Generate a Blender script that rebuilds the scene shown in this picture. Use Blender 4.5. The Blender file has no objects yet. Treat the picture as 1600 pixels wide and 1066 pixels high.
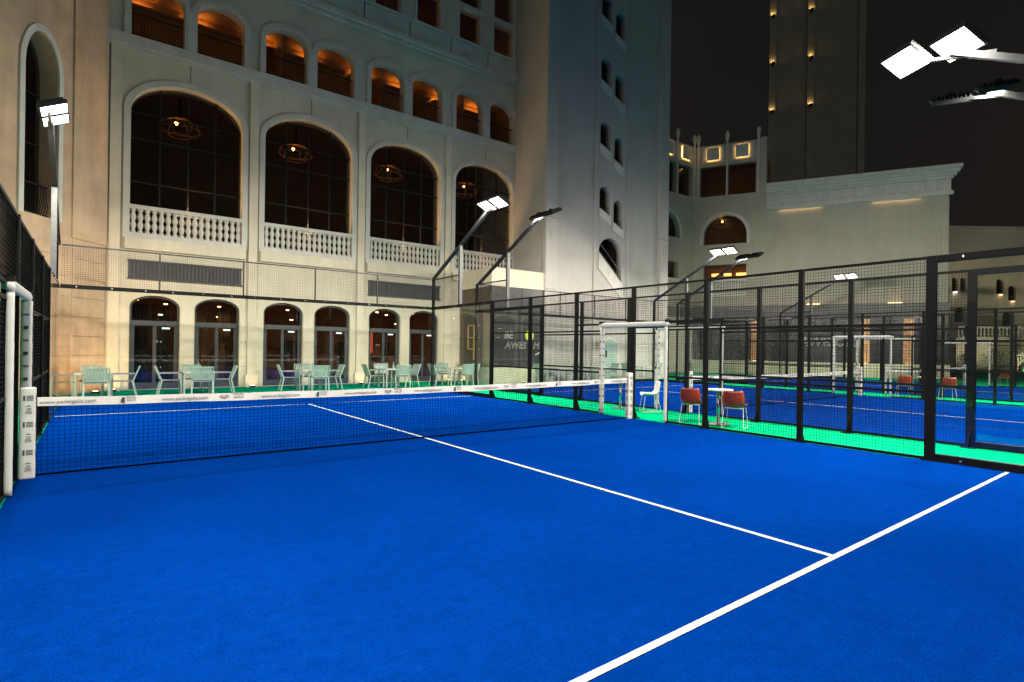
import bpy, bmesh, math, random
from mathutils import Matrix, Vector
random.seed(7)
R = math.radians
S = bpy.context.scene
COL = S.collection

# ------------------------------------------------------------------ camera
cd = bpy.data.cameras.new('camera'); cam = bpy.data.objects.new('camera', cd); COL.objects.link(cam)
cd.sensor_fit = 'HORIZONTAL'; cd.sensor_width = 36.0
cd.lens = 885.18 / 1600 * 36
cd.shift_x = -(893.73 - 800) / 1600
cd.shift_y = (544.4 - 533) / 1600
cd.clip_start = .05; cd.clip_end = 2000
YAW, ROLL = .7013, .014
cam.matrix_world = Matrix.Translation((-4.353, -8.953, 1.574)) @ Matrix.Rotation(-YAW, 4, 'Z') @ Matrix.Rotation(R(90), 4, 'X') @ Matrix.Rotation(ROLL, 4, 'Z')
S.camera = cam

# ------------------------------------------------------------------ night sky, added night fill, exposure
w = bpy.data.worlds.new('World'); S.world = w; w.use_nodes = True
wn = w.node_tree.nodes; wl = w.node_tree.links
bg = wn['Background']
tc = wn.new('ShaderNodeTexCoord'); nz = wn.new('ShaderNodeTexNoise'); nz.inputs['Scale'].default_value = 1.6; nz.inputs['Detail'].default_value = 4
cr = wn.new('ShaderNodeValToRGB')
cr.color_ramp.elements[0].position = .35; cr.color_ramp.elements[0].color = (.0085, .0078, .0074, 1)
cr.color_ramp.elements[1].position = .75; cr.color_ramp.elements[1].color = (.0135, .0112, .0098, 1)
wl.new(tc.outputs['Generated'], nz.inputs['Vector']); wl.new(nz.outputs['Fac'], cr.inputs['Fac']); wl.new(cr.outputs['Color'], bg.inputs['Color'])
bg.inputs['Strength'].default_value = 1.0
sd = bpy.data.lights.new('night_fill', 'SUN'); sd.energy = .14; sd.angle = R(45); sd.color = (1, .86, .72)  # added soft fill in place of ambient city glow, not a real moon
night_fill = bpy.data.objects.new('night_fill', sd); COL.objects.link(night_fill); night_fill.rotation_euler = (R(48), 0, R(-38))
S.view_settings.view_transform = 'Standard'; S.view_settings.look = 'None'; S.view_settings.exposure = 0; S.view_settings.gamma = 1
S.render.engine = 'CYCLES'
cy = S.cycles
cy.use_denoising = True; cy.max_bounces = 7; cy.diffuse_bounces = 3; cy.glossy_bounces = 3; cy.transmission_bounces = 4
cy.transparent_max_bounces = 32; cy.caustics_reflective = False; cy.caustics_refractive = False
cy.sample_clamp_indirect = 4; cy.sample_clamp_direct = 9; cy.use_adaptive_sampling = False

FLOOD = 1150.0        # radiance of a floodlight lens

# ------------------------------------------------------------------ materials
MATS = {}
def mat(name, col, rough=.6, var=.12, scale=3., fine=0., fscale=60., metal=0., spec=.5, bump=0., bscale=80., streak=0.):
    if name in MATS: return MATS[name]
    m = bpy.data.materials.new(name); m.use_nodes = True; MATS[name] = m
    n, l = m.node_tree.nodes, m.node_tree.links
    b = n['Principled BSDF']
    b.inputs['Roughness'].default_value = rough; b.inputs['Metallic'].default_value = metal
    b.inputs['Specular IOR Level'].default_value = spec
    g = n.new('ShaderNodeNewGeometry')
    def noise(sc, det=4):
        t = n.new('ShaderNodeTexNoise'); t.inputs['Scale'].default_value = sc; t.inputs['Detail'].default_value = det
        l.new(g.outputs['Position'], t.inputs['Vector']); return t
    t = noise(scale)
    mr = n.new('ShaderNodeMapRange'); mr.inputs['From Min'].default_value = .3; mr.inputs['From Max'].default_value = .7
    mr.inputs['To Min'].default_value = 1 - var; mr.inputs['To Max'].default_value = 1 + var
    l.new(t.outputs['Fac'], mr.inputs['Value'])
    out = mr.outputs['Result']
    if fine:
        t2 = noise(fscale, 2)
        m2 = n.new('ShaderNodeMapRange'); m2.inputs['From Min'].default_value = .3; m2.inputs['From Max'].default_value = .7
        m2.inputs['To Min'].default_value = 1 - fine; m2.inputs['To Max'].default_value = 1 + fine
        l.new(t2.outputs['Fac'], m2.inputs['Value'])
        mm = n.new('ShaderNodeMath'); mm.operation = 'MULTIPLY'; l.new(out, mm.inputs[0]); l.new(m2.outputs['Result'], mm.inputs[1]); out = mm.outputs[0]
    if streak:
        mp = n.new('ShaderNodeMapping'); mp.inputs['Scale'].default_value = (2.2, 2.2, .16); l.new(g.outputs['Position'], mp.inputs['Vector'])
        t4 = n.new('ShaderNodeTexNoise'); t4.inputs['Scale'].default_value = 2.; t4.inputs['Detail'].default_value = 6; l.new(mp.outputs[0], t4.inputs['Vector'])
        m4 = n.new('ShaderNodeMapRange'); m4.inputs['From Min'].default_value = .38; m4.inputs['From Max'].default_value = .62
        m4.inputs['To Min'].default_value = 1 - streak; m4.inputs['To Max'].default_value = 1 + streak*.4; l.new(t4.outputs['Fac'], m4.inputs['Value'])
        m5 = n.new('ShaderNodeMath'); m5.operation = 'MULTIPLY'; l.new(out, m5.inputs[0]); l.new(m4.outputs['Result'], m5.inputs[1]); out = m5.outputs[0]
    vm = n.new('ShaderNodeVectorMath'); vm.operation = 'SCALE'; vm.inputs[0].default_value = col
    l.new(out, vm.inputs['Scale']); l.new(vm.outputs['Vector'], b.inputs['Base Color'])
    if bump:
        t3 = noise(bscale, 5); bp = n.new('ShaderNodeBump'); bp.inputs['Strength'].default_value = bump; bp.inputs['Distance'].default_value = .02
        l.new(t3.outputs['Fac'], bp.inputs['Height']); l.new(bp.outputs['Normal'], b.inputs['Normal'])
    return m
def emit(name, col, st):
    m = bpy.data.materials.new(name); m.use_nodes = True; n, l = m.node_tree.nodes, m.node_tree.links
    n.remove(n['Principled BSDF']); e = n.new('ShaderNodeEmission'); e.inputs['Color'].default_value = (*col, 1); e.inputs['Strength'].default_value = st
    l.new(e.outputs[0], n['Material Output'].inputs['Surface']); MATS[name] = m; return m
def glass(name, tint, f0=.08, rough=0.):
    m = bpy.data.materials.new(name); m.use_nodes = True; n, l = m.node_tree.nodes, m.node_tree.links
    n.remove(n['Principled BSDF'])
    t = n.new('ShaderNodeBsdfTransparent'); t.inputs['Color'].default_value = (*tint, 1)
    g = n.new('ShaderNodeBsdfGlossy'); g.inputs['Roughness'].default_value = rough; g.inputs['Color'].default_value = (1, 1, 1, 1)
    lw = n.new('ShaderNodeLayerWeight'); lw.inputs['Blend'].default_value = .5
    pw = n.new('ShaderNodeMath'); pw.operation = 'POWER'; pw.inputs[1].default_value = 5; l.new(lw.outputs['Facing'], pw.inputs[0])
    f = n.new('ShaderNodeMapRange'); f.inputs['To Min'].default_value = f0; f.inputs['To Max'].default_value = 1.; l.new(pw.outputs[0], f.inputs['Value'])
    mx = n.new('ShaderNodeMixShader'); l.new(f.outputs[0], mx.inputs[0]); l.new(t.outputs[0], mx.inputs[1]); l.new(g.outputs[0], mx.inputs[2])
    l.new(mx.outputs[0], n['Material Output'].inputs['Surface']); MATS[name] = m; return m

def turf(name, base, sandy, patch):
    m = bpy.data.materials.new(name); m.use_nodes = True; MATS[name] = m
    n, l = m.node_tree.nodes, m.node_tree.links; b = n['Principled BSDF']
    b.inputs['Roughness'].default_value = .85; b.inputs['Specular IOR Level'].default_value = 0.
    g = n.new('ShaderNodeNewGeometry')
    def noise(sc, det=3, vec=None):
        t = n.new('ShaderNodeTexNoise'); t.inputs['Scale'].default_value = sc; t.inputs['Detail'].default_value = det
        l.new(vec or g.outputs['Position'], t.inputs['Vector']); return t.outputs['Fac']
    def rng(v, a, c, lo, hi):
        r = n.new('ShaderNodeMapRange'); r.inputs[1].default_value = a; r.inputs[2].default_value = c; r.inputs[3].default_value = lo; r.inputs[4].default_value = hi
        l.new(v, r.inputs[0]); return r.outputs[0]
    def mul(a, c):
        x = n.new('ShaderNodeMath'); x.operation = 'MULTIPLY'; l.new(a, x.inputs[0]); l.new(c, x.inputs[1]); return x.outputs[0]
    f = mul(rng(noise(.7, 5), .3, .7, 1 - patch, 1 + patch), rng(noise(9, 4), .3, .7, .9, 1.1))
    f = mul(f, rng(noise(140, 2), .25, .75, .62, 1.3))
    # rolled-out strips: brushed pile, slightly different tone along each
    mp = n.new('ShaderNodeMapping'); mp.inputs['Scale'].default_value = (1.2, 26, 1); l.new(g.outputs['Position'], mp.inputs['Vector'])
    f = mul(f, rng(noise(1.5, 3, mp.outputs[0]), .3, .7, .95, 1.05))
    vm = n.new('ShaderNodeVectorMath'); vm.operation = 'SCALE'; vm.inputs[0].default_value = base; l.new(f, vm.inputs['Scale'])
    mx = n.new('ShaderNodeMix'); mx.data_type = 'RGBA'; mx.inputs[7].default_value = (*sandy, 1)
    l.new(vm.outputs[0], mx.inputs[6])
    l.new(mul(rng(noise(55, 3), .60, .74, 0, .55), rng(noise(1.3, 4), .45, .7, .05, 1)), mx.inputs[0])
    l.new(mx.outputs[2], b.inputs['Base Color'])
    bp = n.new('ShaderNodeBump'); bp.inputs['Strength'].default_value = .5; bp.inputs['Distance'].default_value = .012
    l.new(noise(220, 3), bp.inputs['Height']); l.new(bp.outputs[0], b.inputs['Normal'])
    return m

turf('blue_turf', (.0002, .022, .165), (.004, .045, .185), .10)
turf('green_turf', (.001, .27, .115), (.01, .29, .14), .08)
mat('line_white', (.40, .41, .42), .8, .06, 6, .15, 160, bump=.3, bscale=220)
mat('black_steel', (.0028, .003, .0033), .6, .25, 4, spec=.12)
mat('black_wire', (.003, .0032, .0034), .6, .1, 4, spec=.12)
mat('galv', (.05, .052, .055), .5, .2, 12, metal=.3)
mat('dark_arm', (.02, .021, .023), .5, .2, 8, spec=.25)
mat('net_cord', (.0012, .0014, .002), .9, .1, spec=.0)
mat('white_vinyl', (.42, .42, .40), .42, .05, 5, bump=.25, bscale=7)
mat('band_white', (.50, .49, .46), .55, .05, 6)
mat('ink', (.03, .032, .035), .5, .1)
mat('ink_grey', (.14, .14, .15), .5, .1)
mat('tape_yellow', (.62, .55, .12), .5, .1)
mat('bolt', (.75, .75, .74), .25, .05, metal=.9)
mat('cream_wall', (.60, .555, .43), .82, .07, .9, .05, 25, bump=.08, bscale=60, streak=0.05)
mat('stone_panel', (.63, .575, .45), .78, .08, 1.4, .05, 30, bump=.08, bscale=70, streak=0.04)
mat('trim', (.56, .555, .50), .75, .07, 2, .04, 30, streak=0.05)
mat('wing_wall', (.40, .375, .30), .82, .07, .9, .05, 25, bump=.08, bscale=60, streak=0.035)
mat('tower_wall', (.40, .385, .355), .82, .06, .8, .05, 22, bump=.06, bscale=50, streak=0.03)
mat('grey_tower', (.36, .345, .33), .85, .06, .3)
mat('door_metal', (.045, .05, .052), .4, .1, 5)
mat('louvre', (.055, .055, .055), .55, .12, 8)
mat('inner_wood', (.30, .135, .05), .6, .25, 2.5)
mat('inner_dark', (.045, .034, .027), .8, .2, 1.5)
mat('inner_loggia', (.22, .12, .055), .8, .15, 1.5)
mat('curtain', (.34, .16, .06), .85, .2, 6)
mat('bronze', (.30, .17, .075), .5, .2, 8)
mat('iron', (.009, .0085, .008), .6, .1, spec=.2)
mat('kiosk_dark', (.035, .034, .035), .30, .12, 2)
mat('kiosk_brown', (.10, .075, .055), .45, .15, 2)
mat('gold', (.60, .42, .17), .35, .1, 5, metal=.5)
mat('chalk', (.75, .74, .68), .7, .2, 20)
mat('lime', (.55, .68, .08), .6, .08)
mat('mint', (.30, .40, .36), .45, .06, 8)
mat('chair_grey', (.23, .24, .23), .7, .1, 10)
mat('table_white', (.46, .47, .44), .4, .05)
mat('bottle_glass', (.22, .36, .26), .12, .05)
mat('leaf', (.05, .11, .03), .6, .3, 30)
mat('terracotta', (.34, .20, .12), .8, .1)
mat('red_shell', (.22, .026, .009), .4, .06, 6)
mat('white_shell', (.42, .42, .38), .4, .05, 6)
mat('chrome', (.6, .6, .6), .2, .05, metal=1)
mat('planter', (.52, .50, .36), .8, .08, 1.5)
mat('copper_panel', (.52, .30, .15), .4, .3, 4, metal=.4)
mat('wing_dark', (.03, .031, .034), .25, .2, 1)
mat('fascia_grey', (.16, .155, .15), .8, .1, 1)
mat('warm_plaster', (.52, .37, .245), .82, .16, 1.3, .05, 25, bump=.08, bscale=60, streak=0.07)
mat('hedge', (.035, .06, .022), .7, .4, 6)
emit('flood_lens', (1, .93, .80), FLOOD)
emit('warm_up', (1, .50, .16), 1300)
emit('warm_up_soft', (1, .70, .36), 45)
emit('ledge_glow', (1, .60, .26), 9)
emit('cove_glow', (1, .40, .06), 42)
emit('loggia_strip', (1, .45, .10), 5)
emit('warm_sill', (1, .40, .07), 8)
emit('bulb', (1, .40, .08), 60)
emit('ceiling_spot', (1, .50, .16), 34)
emit('tower_lamp', (1, .60, .18), 42)
emit('panel_glow', (1, .55, .14), 16.0)
emit('soffit_glow', (1, .62, .30), 9)
emit('exit_white', (.9, 1, .95), 1.6)
emit('villa_fill', (1, .88, .66), 330)
emit('arch_glow', (1, .56, .25), 800)
emit('red_glow', (1, .12, .03), 1.0)
emit('small_white', (1, .92, .75), 14)
glass('court_glass', (.93, .965, .945), .075)
glass('window_glass', (.62, .62, .60), .07)
glass('dark_glass', (.42, .42, .42), .06)

# ------------------------------------------------------------------ mesh helpers
class MB:
    def __init__(s): s.v = []; s.f = []
    def box(s, x0, x1, y0, y1, z0, z1):
        b = len(s.v)
        s.v += [(x0,y0,z0),(x1,y0,z0),(x1,y1,z0),(x0,y1,z0),(x0,y0,z1),(x1,y0,z1),(x1,y1,z1),(x0,y1,z1)]
        s.f += [tuple(b+i for i in q) for q in ((0,3,2,1),(4,5,6,7),(0,1,5,4),(1,2,6,5),(2,3,7,6),(3,0,4,7))]
        return s
    def face(s, pts): b = len(s.v); s.v += list(pts); s.f.append(tuple(range(b, b+len(pts)))); return s
    def tube(s, p, q, r, n=8, r2=None, cap=True):
        p, q = Vector(p), Vector(q); d = (q-p).normalized()
        a = d.orthogonal().normalized(); c = d.cross(a); b = len(s.v); r2 = r if r2 is None else r2
        for P, rr in ((p, r), (q, r2)):
            for i in range(n):
                t = 2*math.pi*i/n; s.v.append(tuple(P + a*math.cos(t)*rr + c*math.sin(t)*rr))
        for i in range(n): j = (i+1) % n; s.f.append((b+i, b+j, b+n+j, b+n+i))
        if cap: s.f += [tuple(b+i for i in reversed(range(n))), tuple(b+n+i for i in range(n))]
        return s
    def path(s, pts, r, n=6):
        for a, c in zip(pts, pts[1:]): s.tube(a, c, r, n)
        return s
    def bar(s, p, q, wx, wz, up=(0, 0, 1)):
        p, q = Vector(p), Vector(q); d = (q-p).normalized(); up = Vector(up)
        a = d.cross(up).normalized(); u = a.cross(d).normalized(); b = len(s.v)
        for P in (p, q):
            for i, k in ((-1,-1),(1,-1),(1,1),(-1,1)): s.v.append(tuple(P + a*i*wx/2 + u*k*wz/2))
        s.f += [(b,b+1,b+2,b+3),(b+7,b+6,b+5,b+4),(b,b+4,b+5,b+1),(b+1,b+5,b+6,b+2),(b+2,b+6,b+7,b+3),(b+3,b+7,b+4,b)]
        return s
    def lathe(s, prof, c=(0,0,0), n=12):
        b = len(s.v); k = len(prof)
        for i in range(n):
            t = 2*math.pi*i/n
            for r, z in prof: s.v.append((c[0]+r*math.cos(t), c[1]+r*math.sin(t), c[2]+z))
        for i in range(n):
            j = (i+1) % n
            for m in range(k-1): s.f.append((b+i*k+m, b+j*k+m, b+j*k+m+1, b+i*k+m+1))
        s.f.append(tuple(b+i*k for i in reversed(range(n)))); s.f.append(tuple(b+i*k+k-1 for i in range(n)))
        return s
    def prism(s, pts, y0, y1):
        """polygon of (x, z) points pushed along y"""
        n = len(pts); b = len(s.v)
        s.v += [(x, y0, z) for x, z in pts] + [(x, y1, z) for x, z in pts]
        s.f += [tuple(b+i for i in range(n)), tuple(b+n+i for i in reversed(range(n)))]
        for i in range(n): j = (i+1) % n; s.f.append((b+i, b+n+i, b+n+j, b+j))
        return s
    def strip(s, inner, outer, y0, y1):
        n = len(inner)
        for i in range(n-1):
            a, c, d, e = inner[i], inner[i+1], outer[i+1], outer[i]; b = len(s.v)
            s.v += [(p[0], y0, p[1]) for p in (a,c,d,e)] + [(p[0], y1, p[1]) for p in (a,c,d,e)]
            s.f += [(b,b+1,b+2,b+3),(b+7,b+6,b+5,b+4),(b,b+4,b+5,b+1),(b+2,b+6,b+7,b+3)]
            if i == 0: s.f.append((b+3,b+7,b+4,b))
            if i == n-2: s.f.append((b+1,b+5,b+6,b+2))
        return s
    def mesh(s, name, smooth=False):
        m = bpy.data.meshes.new(name); m.from_pydata(s.v, [], s.f); m.update()
        bm = bmesh.new(); bm.from_mesh(m); bmesh.ops.recalc_face_normals(bm, faces=bm.faces); bm.to_mesh(m); bm.free()
        if smooth:
            for p in m.polygons: p.use_smooth = True
        return m
    def build(s, name, material, parent=None, smooth=False, bevel=0.):
        return obj(name, s.mesh(name, smooth), material, parent, bevel)
def obj(name, mesh, material, parent=None, bevel=0.):
    o = bpy.data.objects.new(name, mesh); COL.objects.link(o)
    if material and not mesh.materials: mesh.materials.append(MATS[material])
    if parent: o.parent = parent
    if bevel:
        b = o.modifiers.new('bevel', 'BEVEL'); b.width = bevel; b.segments = 2; b.limit_method = 'ANGLE'
    return o
def tag(o, label=None, cat=None, group=None, kind=None):
    if label: o['label'] = label
    if cat: o['category'] = cat
    if group: o['group'] = group
    if kind: o['kind'] = kind
    return o
def thing(name, label, cat, loc=(0,0,0), rz=0, group=None):
    o = bpy.data.objects.new(name, None); COL.objects.link(o); o.location = loc; o.rotation_euler = (0,0,rz); o.empty_display_size = .2
    return tag(o, label, cat, group)
KIDS = {}
def copy_tree(o, parent=None):
    kids = [c for c in o.children]
    c = o.copy(); COL.objects.link(c); c.parent = parent
    for k in kids: copy_tree(k, c)
    return c
def arch(xc, half, z0, spring, rise, n=20):
    """(x, z) outline of an arched opening: up the left side, over, down the right"""
    p = [(xc-half, z0)]
    for i in range(n+1):
        t = math.pi*(1 - i/n); p.append((xc + half*math.cos(t), spring + rise*math.sin(t)))
    return p + [(xc+half, z0)]
def plate(name, outer, holes, y0, y1, material, parent):
    """wall in the xz plane with holes, between y0 (front) and y1 (back)"""
    cu = bpy.data.curves.new(name, 'CURVE'); cu.dimensions = '2D'; cu.fill_mode = 'BOTH'; cu.extrude = abs(y1-y0)/2
    for pts in [outer] + holes:
        sp = cu.splines.new('POLY'); sp.points.add(len(pts)-1); sp.use_cyclic_u = True
        for i, (x, z) in enumerate(pts): sp.points[i].co = (x, z, 0, 1)
    t = bpy.data.objects.new('tmp', cu); COL.objects.link(t)
    dg = bpy.context.evaluated_depsgraph_get(); m = bpy.data.meshes.new_from_object(t.evaluated_get(dg))
    bpy.data.objects.remove(t); bpy.data.curves.remove(cu)
    ym = (y0+y1)/2
    for v in m.vertices: x, z, d = v.co; v.co = (x, ym - d, z)
    m.name = name; m.materials.clear(); m.update()
    return obj(name, m, material, parent)
TXT = {}
def text_mesh(s, size, material, outline=0., extr=.001, shear=0.):
    k = (s, size, material, outline, shear)
    if k in TXT: return TXT[k]
    cu = bpy.data.curves.new('lettering', 'FONT'); cu.body = s; cu.size = size; cu.align_x = 'CENTER'; cu.align_y = 'CENTER'; cu.extrude = extr; cu.shear = shear
    if outline: cu.fill_mode = 'NONE'; cu.bevel_depth = outline; cu.bevel_resolution = 0; cu.extrude = 0
    cu.resolution_u = 3
    t = bpy.data.objects.new('tmp', cu); COL.objects.link(t)
    dg = bpy.context.evaluated_depsgraph_get(); m = bpy.data.meshes.new_from_object(t.evaluated_get(dg))
    bpy.data.objects.remove(t); bpy.data.curves.remove(cu)
    for v in m.vertices: x, y, d = v.co; v.co = (x, -d, y)
    m.name = 'lettering'; m.materials.clear(); m.materials.append(MATS[material]); TXT[k] = m
    return m
def text(s, size, material, parent, loc, rz=0, name='lettering', **k):
    o = obj(name, text_mesh(s, size, material, **k), None, parent); o.location = loc; o.rotation_euler = (0, 0, rz); return o

# ------------------------------------------------------------------ ground and courts
def sheet(name, x0, x1, y0, y1, z, m, parent=None, kind=None):
    o = MB().face([(x0,y0,z),(x1,y0,z),(x1,y1,z),(x0,y1,z)]).build(name, m, parent)
    if kind: o['kind'] = kind
    return o
sheet('ground', -150, 250, -150, 250, 0, 'green_turf', None, 'structure')
COURTS = [0, 12, 24]
for cx in COURTS:
    c = sheet('court_surface', cx-5, cx+5, -10, 10, .004, 'blue_turf', None, 'structure')
    for y in (-6.95, 6.95): sheet('line_marking', cx-4.96, cx+4.96, y-.026, y+.026, .008, 'line_white', c)
    sheet('line_marking', cx-.026, cx+.026, -6.924, 6.924, .0085, 'line_white', c)

# ------------------------------------------------------------------ padel cage
def wire_panel(w_, h_, sp=.05, r=.0027):
    m = MB(); n = round(w_/sp); k = round(h_/sp)
    for i in range(n+1): x = i*w_/n; m.tube((0, x, 0), (0, x, h_), r, 4, cap=False)
    for i in range(k+1): z = i*h_/k; m.tube((.004, 0, z), (.004, w_, z), r, 4, cap=False)
    return m.mesh('mesh_panel')
def post_mesh(h, wx=.06, wy=.10, foot=True, sx=1):
    m = MB().box(-wx/2, wx/2, -wy/2, wy/2, 0, h)
    if foot:
        m.box(-wx/2-.02, wx/2+.14, -wy/2-.04, wy/2+.04, .001, .014)
        b = len(m.v)
        m.v += [(wx/2, -.006, .014), (wx/2+.13, -.006, .014), (wx/2, -.006, .30), (wx/2, .006, .014), (wx/2+.13, .006, .014), (wx/2, .006, .30)]
        m.f += [(b, b+1, b+2), (b+5, b+4, b+3), (b, b+3, b+4, b+1), (b+1, b+4, b+5, b+2)]
        for yy in (-wy/2-.025, wy/2+.025): m.tube((wx/2+.1, yy, .014), (wx/2+.1, yy, .03), .012, 6)
    return m.mesh('post')
MESH = {}
def shared(k, f):
    if k not in MESH: MESH[k] = f()
    return MESH[k]
def part(name, key, f, material, parent, loc=(0,0,0), rz=0, bevel=0):
    o = obj(name, shared(key, f), material, parent, bevel); o.location = loc; o.rotation_euler = (0,0,rz); return o

def marks_mesh(h, n):
    """little printed blocks running up a padded post, facing local -y"""
    m = MB()
    for i in range(n):
        z = (i+.6)*h/n
        if i % 2 == 0:
            m.prism([(-.022, z-.018), (.0, z-.03), (.022, z-.018), (.022, z+.018), (-.022, z+.018)], -.0005, .0005)
        else:
            for k in range(4): m.box(-.028+k*.015, -.018+k*.015, -.0005, .0005, z-.014, z+.012)
    return m.mesh('printed_mark')
def pad_mesh(h, w_, d):
    """wrinkled padded sleeve round a post"""
    rnd = random.Random(int(h*100)+3); prof = []
    m = MB(); n = 14; N = max(8, int(h/.07)); rings = []
    for i in range(N+1):
        z = h*i/N; ring = []
        wob = .95 + .05*rnd.random()
        for k in range(n):
            t = 2*math.pi*k/n; c_, s_ = math.cos(t), math.sin(t)
            sq = 1/ (abs(c_)**4 + abs(s_)**4)**.25
            rr = wob*(1+.05*(rnd.random()-.5))
            ring.append((c_*sq*w_/2*rr, s_*sq*d/2*rr, z))
        b = len(m.v); m.v += ring; rings.append(b)
    for a, b in zip(rings, rings[1:]):
        for k in range(n): j = (k+1) % n; m.f.append((a+k, a+j, b+j, b+k))
    m.f += [tuple(rings[0]+k for k in reversed(range(n))), tuple(rings[-1]+k for k in range(n))]
    return m.mesh('door_padding', True)

def make_cage(label):
    c = thing('court_cage', label, 'fence', (0,0,0), 0, 'steel and glass court cages')
    PY = [-6, -4, -2, 0, 2, 4, 6]
    for sx in (-1, 1):
        rz = 0 if sx > 0 else math.pi
        x = sx*5.035
        for y in PY:
            wide = abs(y) == 6
            part('post', ('post', wide), lambda: post_mesh(3.0, .07, .13 if wide else .09), 'black_steel', c, (x, y, 0), rz)
        for y in (-1, 1): part('post', 'doorpost', lambda: post_mesh(2.16, .05, .05, False), 'black_steel', c, (x, y, 0), rz)
        # mesh bays, each 2 m, three lifts of about one metre between rails
        for a, b in zip(PY, PY[1:]):
            door = a in (-2, 0)
            y0 = a+.05; L = 1.90
            if door:
                yy = -1.95 if a == -2 else 1.03; LL = .92
                for z0 in (.05, 1.02): part('mesh_panel', ('m', LL), lambda: wire_panel(LL, .93), 'black_wire', c, (x, yy, z0))['kind'] = 'stuff'
                part('mesh_panel', ('mt', L), lambda: wire_panel(L, .80), 'black_wire', c, (x, y0, 2.18))['kind'] = 'stuff'
                for z in (.03, 1.0, 2.0): part('rail', ('r', LL), lambda: MB().box(-.02, .02, 0, LL, -.02, .02).mesh('rail'), 'black_steel', c, (x, yy, z))
                for z in (2.16, 2.98): part('rail', ('r', L), lambda: MB().box(-.02, .02, 0, L, -.02, .02).mesh('rail'), 'black_steel', c, (x, y0, z))
            else:
                for z0 in (.05, 1.02, 2.02): part('mesh_panel', ('mf', L), lambda: wire_panel(L, .94), 'black_wire', c, (x, y0, z0))['kind'] = 'stuff'
                for z in (.03, 1.0, 2.0, 2.98): part('rail', ('r', L), lambda: MB().box(-.02, .02, 0, L, -.02, .02).mesh('rail'), 'black_steel', c, (x, y0, z))
        # white padded door surround
        for y in (-1, 1):
            if y < 0: part('door_padding', 'padthin', lambda: pad_mesh(2.06, .07, .06), 'white_vinyl', c, (x-sx*.04, y, .02), 0); continue
            dp = part('door_padding', 'pad', lambda: pad_mesh(2.06, .115, .10), 'white_vinyl', c, (x-sx*.03, y, .02), 0)
            part('printed_mark', 'mark', lambda: marks_mesh(1.95, 12), 'ink', dp, (0, -.057, 0))['kind'] = 'stuff'
            part('printed_mark', 'mark', None, 'ink', dp, (-sx*.065, 0, 0), R(-90) if sx > 0 else R(90))['kind'] = 'stuff'
        tp = obj('door_padding', shared('padtop', lambda: pad_mesh(2.12, .10, .11)), 'white_vinyl', c)
        tp.location = (x-sx*.03, 1.06, 2.13); tp.rotation_euler = (R(90), 0, 0)
        for y in (-1.03, 1.03): part('tape', 'tape', lambda: MB().box(-.05, .05, -.035, .035, -.03, .03).mesh('tape'), 'black_steel', c, (x-sx*.03, y, 2.19))
        # glass ends
        for sy in (-1, 1):
            for k in (0, 1):
                y0 = 6.07+2*k if sy > 0 else -8.0-2*k+.005
                part('glass_panel', ('g', k, sy), lambda: MB().face([(0, 0, .10), (0, 1.925 if k == 0 else 1.99, .10), (0, 1.925 if k == 0 else 1.99, 2.92), (0, 0, 2.92)]).mesh('glass_panel'), 'court_glass', c, (sx*5.0, y0, 0))
            a, b = sorted((sy*6.07, sy*10.06))
            part('beam', ('beam', sy), lambda: MB().box(-.04, .04, 0, b-a, 2.90, 3.0).mesh('beam'), 'black_steel', c, (sx*5.05, a, 0))
            part('beam', ('bbeam', sy), lambda: MB().box(-.04, .04, 0, b-a, .001, .11).mesh('beam'), 'black_steel', c, (sx*5.05, a, 0))
            for y in (6.4, 7.7, 8.3, 9.7):
                for z in (.055, 2.95): part('bolt', ('bolt', sx), lambda: MB().tube((0,0,0), (-sx*.012,0,0), .016, 8).mesh('bolt'), 'bolt', c, (sx*5.008, sy*y, z))
            for z in (.8, 1.5, 2.2): part('bolt', ('boltc', sx), lambda: MB().tube((0,0,0), (-sx*.012,0,0), .02, 8).mesh('bolt'), 'bolt', c, (sx*4.994, sy*7.96, z))
            # upper mesh on the last two metres, and the corner post
            a = 8.04 if sy > 0 else -9.96
            part('mesh_panel', 'mu', lambda: wire_panel(1.92, .95), 'black_wire', c, (sx*5.05, a, 3.02))['kind'] = 'stuff'
            part('rail', 'ru', lambda: MB().box(-.02, .02, 0, 1.92, -.02, .02).mesh('rail'), 'dark_arm', c, (sx*5.05, a, 3.99))
            part('corner_post', 'cp', lambda: MB().box(-.045, .045, -.045, .045, 0, 4.0).mesh('corner_post'), 'black_steel', c, (sx*5.09, sy*10.09, 0))
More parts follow.
